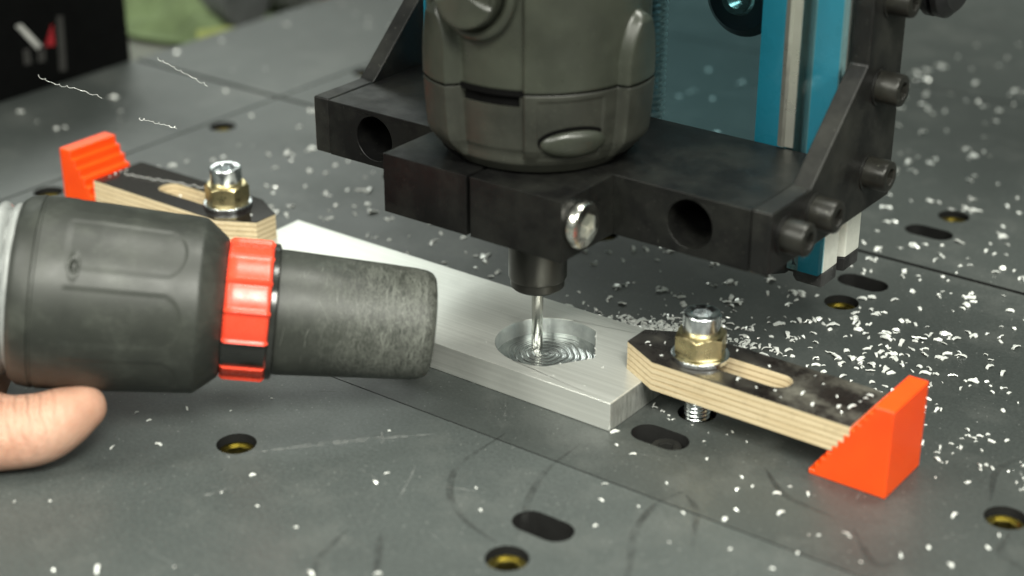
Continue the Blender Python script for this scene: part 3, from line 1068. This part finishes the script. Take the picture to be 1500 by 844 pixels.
def sleeve_r(u, t):
    r = interp(SL, u)
    a = math.degrees(t)
    # eight long finger panels with a rounded end, slightly sunk
    k = ((a + 10) % 45) - 22.5
    dx = max(0, u - 37) / 5.5
    q = math.hypot(k / 17.0, dx)
    if u > 9: r -= 0.2 * (1 - sstep(0.95, 1.03, q)) * sstep(11, 13, u)
    # little oval keyhole boss
    e = math.hypot((u - 14.2) / 1.2, angd(a, 42) / 6.5)
    r += 0.3 * math.exp(-((e - 1) / 0.25) ** 2) - 0.7 * (1 - sstep(0.4, 0.7, e))
    return r


xs = sorted(set([x for x, _ in SL] + [5 + i * 0.35 for i in range(118)]))
obj('sleeve', around(sleeve_r, xs, 240, cap0=True, cap1=True), M['rubber'], noz, smooth=40)


def ring_r(u, t):
    a = math.degrees(t)
    k = ((a + 3) % 25.7) / 25.7
    rr = 19.9 - 0.9 * sstep(0.0, 0.12, k) * (1 - sstep(0.88, 1.0, k)) + 0.15
    e = min(u - 53.2, 65.6 - u)
    return rr - 0.8 * (1 - sstep(0, 1.0, e))


def arc_ring(a0, a1, name):
    us = [53.2, 53.5, 53.9, 54.4, 56, 58, 60, 62, 64, 64.5, 64.9, 65.3, 65.6]
    vs_ = [R(a0 + (a1 - a0) * j / 160) for j in range(161)]
    def f(u, t):
        r = ring_r(u, t); return (u, -r * math.cos(t), r * math.sin(t))
    V, Fa = grid(f, us, vs_, False)
    n0 = len(V); nv = len(vs_); nu = len(us)
    V += [(u, -17.7 * math.cos(t), 17.7 * math.sin(t)) for u in (us[0], us[-1]) for t in vs_]
    for j in range(nv - 1):
        Fa.append((j, j + 1, n0 + j + 1, n0 + j)); o_ = (nu - 1) * nv
        Fa.append((o_ + j, o_ + j + 1, n0 + nv + j + 1, n0 + nv + j))
    for j in (0, nv - 1):
        Fa.append(tuple(i * nv + j for i in range(nu)) + (n0 + nv + j, n0 + j))
    obj(name, (V, Fa), M['red'], noz, smooth=40)


arc_ring(-2.5, 148, 'locking_ring')
arc_ring(178, 326, 'locking_ring')
obj('inner_collar', around(lambda u, t: interp([(52.5, 17.8), (53.5, 18.3), (65, 18.3), (65.6, 18.9), (66.9, 18.9), (67.4, 18.2)], u), [52.5, 53.5, 65, 65.6, 66.9, 67.4], 96, cap0=True, cap1=True), M['smoke'], noz, smooth=40)
TB = [(67.0, 17.4), (69, 17.5), (95, 16.3), (105.5, 15.7), (108.5, 15.3), (110.0, 14.6), (110.8, 13.6), (110.9, 13.0), (110.2, 12.6), (100, 12.8), (85, 13.0)]
obj('nozzle_tube', lathe([(r_, x_) for x_, r_ in TB], 120, 'x', cap=False), M['tube'], noz, smooth=60)
SR = random.Random(5)
sv, sf = [], []
for i in range(620):
    x0 = 109.0 - abs(SR.gauss(0, 10)) if i % 9 else SR.uniform(69, 108)
    x0 = max(69, min(107.5, x0))
    th0 = SR.uniform(-1.2, 2.4); ln = SR.uniform(0.05, 0.5) * (0.6 if i % 2 else 1); slope = SR.gauss(0, 5.5); bend = SR.gauss(0, 2.5)
    w_ = SR.uniform(0.04, 0.1); m_ = 9
    st = len(sv)
    for j in range(m_ + 1):
        q = j / m_
        x_ = x0 + slope * (q - .5) * ln + bend * (q - .5) ** 2 * ln
        x_ = max(68.5, min(108.0, x_))
        r_ = interp(TB[:7], x_) + 0.025
        t_ = th0 + ln * q
        hw = w_ * math.sin(math.pi * (0.08 + 0.84 * q))
        for sg in (-1, 1):
            sv.append((x_ + sg * hw, -r_ * math.cos(t_), r_ * math.sin(t_)))
        if j: sf.append((st + 2 * j - 2, st + 2 * j - 1, st + 2 * j + 1, st + 2 * j))
so_ = obj('scratches', (sv, sf), M['scratch'], noz, smooth=0)
so_["kind"] = "stuff"
obj('tube_inside', lathe([(12.9, 86), (0.01, 86)], 48, 'x', cap=False), M['void'], noz)


def hose_r(u, t):
    ph = ((u / 4.0 + t / (2 * math.pi)) % 1)
    return 21.6 + 2.0 * (abs(math.sin(math.pi * ph)) ** 0.6)


obj('hose', around(hose_r, [-75 + 73.5 * i / 260 for i in range(261)], 72, cap0=True, cap1=True), M['hose_grey'], noz, smooth=70)


# ------------------------------------------------------------------ hand under the nozzle
def loft(pts, rads, flat=1.0, n=20, up=(0, 0, 1)):
    """closed tube with round ends along a smooth path, radii per point"""
    P = catmull(pts, 8)
    Rr = [v.x for v in catmull([(r, 0, 0) for r in rads], 8)]
    ext = []
    t0 = (P[0] - P[1]).normalized(); t1 = (P[-1] - P[-2]).normalized()
    seq = [(P[0] + t0 * Rr[0] * s, Rr[0] * math.sqrt(max(0.0004, 1 - s * s))) for s in (0.99, 0.9, 0.7, 0.4)]
    seq += list(zip(P, Rr))
    seq += [(P[-1] + t1 * Rr[-1] * s, Rr[-1] * math.sqrt(max(0.0004, 1 - s * s))) for s in (0.4, 0.7, 0.9, 0.99)]
    return tube([p for p, _ in seq], [r for _, r in seq], n)


hand = root('person', (-110, -170, 10))


def hp(t, ang, rr):
    """point around the sleeve: distance t along it, angle from the viewer's side, radius"""
    a = R(ang)
    return tuple(Vector((-88, -115.6, 42)) + d * t - yl * (rr * math.cos(a)) + zl * (rr * math.sin(a)))


thumb = [(-125, -180, 4), (-106.7, -160.1, 8.2), (-89.6, -146.4, 9.8), (-78.2, -137.3, 10.6), (-70.9, -130.4, 11.3), (-66.8, -123.6, 13.6), (-65.2, -119.6, 14.9)]
parts = [loft(thumb, [15.5, 13.2, 10.9, 10.2, 9.8, 8.4, 6.8]),
         loft([(-100, -150, 13.5), (-86, -138.6, 14.6), (-79.4, -132.5, 14.0)], [9, 6.8, 5.2]),
         loft([(-170, -205, 22), (-140, -165, 22), (-128, -140, 24), (-122, -120, 26)], [26, 25, 22, 18]),
         loft([(-150, -160, 20), (-135, -130, 18), (-122, -112, 20)], [20, 17, 13]),
         loft([(-330, -330, 70), (-230, -250, 40), (-175, -205, 24)], [34, 30, 27])]
for k, (t0, r0) in enumerate(((-12, 8.6), (-30, 9.0), (-48, 8.6), (-65, 7.6))):
    ln = (1.0, 1.08, 1.0, 0.85)[k]
    pts = [hp(t0 - 8, 280, 40), hp(t0 - 3, 262, 36), hp(t0, 262 - 32 * ln, 33.0), hp(t0 + 3, 262 - 62 * ln, 32.5), hp(t0 + 5, 262 - 84 * ln, 32)]
    parts.append(loft(pts, [r0 * 1.15, r0 * 1.06, r0, r0 * 0.95, r0 * 0.85]))
hm = mesh_of('hand', move(join(*parts), 110, 170, -10), M['skin'], 180)
ho = bpy.data.objects.new('hand', hm); link(ho, hand)
rm = ho.modifiers.new('remesh', 'REMESH'); rm.mode = 'VOXEL'; rm.voxel_size = 0.0011; rm.use_smooth_shade = True
sm = ho.modifiers.new('smooth', 'SMOOTH'); sm.factor = 0.5; sm.iterations = 14
tag(hand, 'bare hand steadying the vacuum nozzle with the thumb beneath its sleeve', 'person')
# thumb nail, wrapped over the far side of the tip
nax = Vector((0.46, 0.80, 0.30)).normalized(); nn = Vector((-0.70, 0.55, -0.25)).normalized()
nn = (nn - nn.dot(nax) * nax).normalized(); nb_ = nax.cross(nn)


def nail_fun(u, t):
    a, l = R(-52 + 104 * u), -7.5 + 11.5 * t
    r_ = 8.25 - 0.05 * max(0, l) ** 2 - (0.5 if t < .06 else 0)
    p = Vector((-66.2, -122.0, 14.2)) + nax * l + (nn * math.cos(a) + nb_ * math.sin(a)) * r_
    return (p.x + 110, p.y + 170, p.z - 10)


nl = obj('thumb_nail', grid(nail_fun, [i / 14 for i in range(15)], [j / 14 for j in range(15)], False), M['nail'], hand, smooth=180)
nm = nl.modifiers.new('thickness', 'SOLIDIFY'); nm.thickness = 0.0006; nm.offset = 0

# ------------------------------------------------------------------ things behind
case = root('black_case', (-380, 20, -18.4))
tag(case, 'black case with a slanted white and red emblem at the table edge', 'case')
CO = (380, -20, 18.4)
obj('case_body', move(box(-470, -327.5, -120, 132, -18.4, 58), *CO), M['case'], case, bevel=2.5)


def emblem(poly, mat, name):
    obj(name, move(prism(poly, [], -327.5, -326.9, 'x'), *CO), mat, case)


emblem([(69.2, 30.5), (72.2, 30.8), (82.8, 17.2), (79.8, 16.6)], M['white_print'], 'emblem_stroke')
emblem([(83.6, 18.0), (88.4, 17.2), (88.4, 26.5)], M['red_print'], 'emblem_triangle')
emblem([(89.6, 5.0), (93.2, 4.4), (94.6, 29.4), (91.6, 29.8)], M['grey_print'], 'emblem_stroke')
emblem([(71.4, 12.6), (75, 12.4), (74.6, 19.2), (71.6, 19.4)], M['grey_print'], 'emblem_stroke')
emblem([(78.6, 12.0), (82.4, 11.6), (83, 18.4), (79.4, 18.8)], M['grey_print'], 'emblem_stroke')

random.seed(11)


def cloth_fun(u, v):
    x, y = -456 + 104 * u, 196 + 78 * v
    e = min(u, 1 - u, v, 1 - v)
    h = 26 * sstep(0, 0.35, e) * (0.62 + 0.38 * math.sin(7 * u + 5 * v)) + 4 * math.sin(19 * u - 13 * v) * sstep(0, .2, e)
    return (x + 5 * math.sin(9 * v), y + 4 * math.sin(8 * u), -17 + max(0.4, h))


cl = obj('green_cloth', grid(cloth_fun, [i / 50 for i in range(51)], [j / 50 for j in range(51)], False), M['green'], None, smooth=180)
so = cl.modifiers.new('thickness', 'SOLIDIFY'); so.thickness = 0.0012
tag(cl, 'crumpled pale green cloth lying on the bench beyond the black case', 'cloth')
yb = obj('yellow_strap', tube(catmull([(-352, 196, -11), (-342, 207, -10), (-336, 214, -12), (-331, 226, -13)]), 5.0, 10), M['yellow'])
tag(yb, 'short yellow green strap lying at the edge of the green cloth', 'strap')
hs = root('spare_hose', (-370, 260, -18))


def rib_hose(pts, r, amp, n=24):
    P = catmull(pts, 40)
    return tube(P, [r + amp * math.sin(i * 1.2) for i in range(len(P))], n)


obj('hose_wall', move(rib_hose([(-470, 262, 3), (-420, 256, 3), (-378, 262, 3), (-350, 282, 3)], 17, 1.6), 370, -260, 18), M['hose_grey'], hs, smooth=70)
obj('rubber_cuff', move(tube(catmull([(-392, 232, 0), (-372, 236, 0), (-352, 232, 0)]), 13.5, 24), 370, -260, 18), M['dark_rubber'], hs, smooth=40)
tag(hs, 'silver grey ribbed hose with dark cuff lying behind the green cloth', 'hose')
tb = obj('cardboard_box', box(-372, -338, 292, 330, -18.3, 6), M['tan'], None, bevel=0.8)
tag(tb, 'small tan cardboard box beside the ribbed grey hose', 'box')

# ------------------------------------------------------------------ swarf
random.seed(7)


def chip_geo(k):
    """a bent, curled sliver"""
    random.seed(100 + k)
    n = 5; L = random.uniform(1.0, 2.0); W = random.uniform(0.45, 0.85); curl = random.uniform(0.3, 1.6)
    V, Fa = [], []
    for i in range(n):
        t = i / (n - 1) - 0.5
        a = t * curl
        x = L * t if curl < 0.3 else L / curl * math.sin(a)
        z = 0 if curl < 0.3 else L / curl * (math.cos(curl * 0.5) * -1 + math.cos(a))
        w = W * (0.5 + 0.5 * math.cos(t * 2.2)) * random.uniform(0.75, 1.15)
        sk = random.uniform(-.14, .14)
        V += [(x + sk, -w / 2, z + random.uniform(0, .15)), (x - sk, w / 2, z + random.uniform(0, .22))]
    m = len(V)
    V += [(x, y, z + 0.16) for x, y, z in V]
    for i in range(n - 1):
        Fa += [(2 * i, 2 * i + 1, 2 * i + 3, 2 * i + 2), (m + 2 * i, m + 2 * i + 2, m + 2 * i + 3, m + 2 * i + 1),
               (2 * i, 2 * i + 2, m + 2 * i + 2, m + 2 * i), (2 * i + 1, m + 2 * i + 1, m + 2 * i + 3, 2 * i + 3)]
    Fa += [(0, m, m + 1, 1), (2 * n - 2, 2 * n - 1, m + 2 * n - 1, m + 2 * n - 2)]
    zm = min(v[2] for v in V)
    return [(x, y, z - zm) for x, y, z in V], Fa


CG = [chip_geo(k) for k in range(12)]
CMESH = [mesh_of('metal_chip', g, M['chip'], 30) for g in CG]
FRONT = [(-62.2, -146.8), (-54.9, -141.3), (-29.4, -161.3), (-20.9, -154.7), (-6.7, -142.7), (-9.7, -110.7), (5.2, -112.0), (-62.8, -113.0), (-53.8, -104.4), (-72.3, -95.7), (-66.2, -96.6), (-62.5, -85.4), (-51.5, -78.8), (-47.2, -66.5), (-33.5, -97.5), (-21.5, -100.5), (-21.9, -111.5), (7.1, -83.6), (6.8, -78.3), (22.1, -124.9), (35.4, -115.4), (30.4, -69.8), (38.0, -77.7), (66.0, -66.1), (60.3, -55.1), (56.8, -48.0), (48.0, -29.0), (54.4, -30.5), (69.6, -37.7), (72.0, -20.6), (66.5, -12.9), (84.1, -23.1), (86.4, -29.4), (91.1, -38.3), (91.1, -43.9), (88.9, -25.5), (95.8, -25.0), (102.4, -20.1), (111.6, -37.3), (113.7, -36.1), (113.2, -46.3), (111.4, -56.1), (120.2, -32.1), (118.8, -31.2), (101.2, -32.8), (127.5, -40.5), (134.1, -32.0), (138.3, -24.7), (145.8, -28.8), (137.6, -7.1), (125.9, 7.5), (133.7, 9.9), (150.2, -15.9), (96.9, -19.9), (80.7, -47.6), (69.8, -51.7), (85.0, -61.3), (98.9, -54.7), (-7.4, -60.6)]
UNDER = [(50.9, -6.3), (53.2, -7.5), (47.8, -5.1), (59.2, -6.9), (69.7, -5.9), (70.1, -3.6), (62.4, 6.8), (44.1, -3.2), (45.3, -4.7), (48.6, -5.2), (43.6, -23.5), (52.0, -8.2), (65, -8), (76, -6)]
ON_BAR = [(40, -1.5), (41.5, -2.3), (47.5, -6), (72, -5.5), (78, -6.5), (83, -5), (86, -7.5), (90, -2), (95, -6), (92, 6), (98, 2), (101, -3), (103, -5.2), (104, -1), (104.5, 3), (104.8, 5.4), (105, 7.6), (75, 6.5), (88, 9), (63, 9.5), (44, 1.5)]
GLOSS = [(-183.8, -5.5), (-184.2, -2.5), (-184.4, 0.2), (-184.2, 2.6), (-150, -3.5), (-118, -1)]


def clear(x, y):
    if PX0 - 1 < x < PX1 + 1.2 and PY0 - 1 < y < PY1 + 1: return False
    if 33 < x < 121 and -12.5 < y < 13.5: return False
    if -207 < x < -110 and -12.5 < y < 13.5: return False
    for (a, b) in INS:
        if math.hypot(x - a, y - b) < 6.2: return False
    for (a, b) in SLOTS:
        if abs(x - a) < 10 and abs(y - b) < 6: return False
    for y0, y1 in ((-46.8, -45.2), (130.8, 134.2)):
        if y0 < y < y1: return False
    return True


FR = random.Random(21)
items = []          # (x, y, z, zone)
for x, y in FRONT: items.append((x, y, 0.0, 'front'))
for x, y in UNDER: items.append((x, y, 0.0, 'under'))
for x, y in ON_BAR: items.append((x, y, T + 9.05, 'bar'))
for x, y in GLOSS: items.append((x, y, T + 9.05, 'gloss'))
cand = []


def scatter(n, fx, fy, zone):
    k = 0
    while k < n:
        x, y = fx(), fy()
        if clear(x, y):
            cand.append((x, y, 0.0, zone)); k += 1
            if FR.random() < 0.4:     # little clusters
                for _ in range(FR.randint(1, 3)):
                    a, b = x + FR.gauss(0, 1.5), y + FR.gauss(0, 1.5)
                    if clear(a, b): cand.append((a, b, 0.0, zone))


scatter(150, lambda: FR.uniform(56, 190), lambda: 14.5 + abs(FR.gauss(0, 46)), 'side')
scatter(280, lambda: FR.gauss(66, 44), lambda: 18 + abs(FR.gauss(0, 80)), 'side')
scatter(360, lambda: FR.uniform(-30, 200), lambda: FR.uniform(85, 400), 'far')
scatter(8, lambda: FR.uniform(124, 165), lambda: FR.uniform(-12, 25), 'side')
scatter(170, lambda: FR.uniform(-215, 0), lambda: 22 + abs(FR.gauss(0, 42)), 'behind')
scatter(60, lambda: FR.uniform(-320, -20), lambda: FR.uniform(40, 280), 'far')
pile = []
while len(pile) < 2400:        # drift of chips banked against the back edge of the plate
    x = FR.uniform(-22, 58)
    k = math.exp(-((x - 32) / 21) ** 2) + 0.34 * math.exp(-((x - 2) / 16) ** 2)
    w = 3 + 24 * k
    y = 21.6 + abs(FR.gauss(0, 0.55)) * w
    if 33 < x and y < 22.5: continue
    if FR.random() > 0.25 + k: continue
    h = max(0, 8.2 * min(1, k) * (1 - (y - 21.6) / w))
    pile.append((x, y, FR.uniform(0.35, 1) * h))
cand.sort(key=lambda q: -(q[0] * 0.539 - q[1] * 0.727))
solo = cand[:200]; rest = cand[200:]
items += solo
LAB = {'front': ('tiny bright aluminium chip on the bare black panels in front of the plate', 'chips scattered in front of the plate'),
       'under': ('tiny bright aluminium chip on the table under the worn clamp bar', 'chips under the worn clamp bar'),
       'bar': ('tiny bright aluminium chip on top of the worn plywood clamp bar', 'chips on the worn clamp bar'),
       'gloss': ('tiny bright aluminium chip on top of the glossy plywood clamp bar', 'chips on the glossy clamp bar'),
       'side': ('tiny bright aluminium chip on the black table between worn clamp bar and rails', 'chips strewn beyond the worn clamp bar'),
       'behind': ('tiny bright aluminium chip on the black table behind the plate and glossy clamp bar', 'chips strewn behind the plate'),
       'far': ('tiny bright aluminium chip on the far panels of the black table', 'chips on the far panels')}
LAB['wedge'] = ('tiny bright aluminium chip on the table beside the orange wedge', 'chips beside the orange wedge')
LAB['bolt'] = ('tiny bright aluminium chip on the table along the worn clamp bar', 'chips along the far side of the worn clamp bar')
for i, (x, y, z, zone) in enumerate(items):
    if zone == 'side': zone = 'wedge' if x > 112 else 'bolt' if y < 38 else 'side'
    o = bpy.data.objects.new('metal_chip', CMESH[FR.randrange(12)]); link(o)
    s = min(1.7, math.exp(FR.gauss(-0.18, 0.36)))
    o.location = (x * MM, y * MM, (z + 0.01) * MM)
    o.rotation_euler = (FR.gauss(0, .12), FR.gauss(0, .12), FR.uniform(0, 6.28)); o.scale = (s, s, s)
    tag(o, LAB[zone][0], 'metal chip', LAB[zone][1])


def heap(name, pts, label, tilt, big=1.0):
    gs = []
    for (x, y, z) in pts:
        s = min(1.6, math.exp(FR.gauss(-0.15, 0.35))) * big
        Mx = Matrix.Translation((x, y, z)) @ Matrix.Rotation(FR.uniform(0, 6.28), 4, 'Z') @ Matrix.Rotation(FR.gauss(0, tilt), 4, 'X') @ Matrix.Scale(s, 4)
        gs.append(xf(CG[FR.randrange(12)], Mx))
    o = obj(name, join(*gs), M['chip'], None, smooth=30)
    tag(o, label, 'metal chips', kind='stuff')


heap('swarf_pile', pile, 'drift of fine aluminium chips heaped against the back edge of the plate', 0.7)
heap('scattered_swarf', [(x, y, z) for x, y, z, _ in rest] , 'sprinkle of fine aluminium chips over the far part of the black table', 0.45, 1.5)
# fine crumbs on plate, mount and nozzle ring
crumbs = [(FR.uniform(-20, 40), FR.uniform(-22, 20), T) for _ in range(26)]
crumbs = [c for c in crumbs if math.hypot(c[0] - 8, c[1] + 3) > 19]
heap_pts = crumbs + [(FR.uniform(-1, 10), -22 + FR.uniform(-3, 4), ZT) for _ in range(3)]
gs = []
for (x, y, z) in crumbs:
    gs.append(xf(CG[FR.randrange(12)], Matrix.Translation((x, y, z)) @ Matrix.Rotation(FR.uniform(0, 6), 4, 'Z') @ Matrix.Scale(0.32, 4)))
tag(obj('plate_crumbs', join(*gs), M['chip'], None), 'minute aluminium crumbs dusted over the plate around the pocket', 'metal crumbs', kind='stuff')


def curl(pts, label, rad=0.13):
    P = catmull(pts, 14)
    Q = []
    for i, p in enumerate(P):
        a = i * 1.15
        k = 0.42 * (0.6 + 0.4 * math.sin(i * 0.37))
        j_ = FR.uniform(-.12, .12)
        Q.append((p.x + k * math.cos(a) * .6 + j_, p.y + k * math.cos(a) - j_, p.z + 0.55 + k * math.sin(a) + j_))
    o = obj('swarf_thread', tube(Q, rad, 5), M['chip'], None, smooth=60)
    tag(o, label, 'swarf', 'curly swarf threads')


# flicker trails of flying chips, shaped as three solid threads over the glossy clamp bar
curl([(-148.4, -57.9, 75.7), (-143.5, -55.6, 73.4), (-138.1, -52.4, 72.1), (-130.6, -48.3, 69.6)], 'long thread-shaped flicker trail of a flying chip past the foot of the black case', 0.045)
curl([(-120.2, -34.1, 80.6), (-116.3, -32.4, 78.5), (-111.3, -30.3, 75.9), (-105.4, -27.7, 72.8)], 'thin thread-shaped flicker trail of a flying chip above the far table seam', 0.045)
curl([(-120.0, -43.9, 63.7), (-117.0, -42.0, 63.0), (-113.3, -39.9, 62.0), (-109.7, -37.8, 61.1)], 'short thread-shaped flicker trail of a flying chip just above the orange wedge', 0.05)
curl([(-182.2, -0.8, T + 9.0), (-172.8, 0.4, T + 9.0), (-163.0, 3.1, T + 9.0), (-150, 6, T + 9), (-140, 8, T + 9)], 'curly metal thread lying along the glossy plywood clamp bar', 0.1)
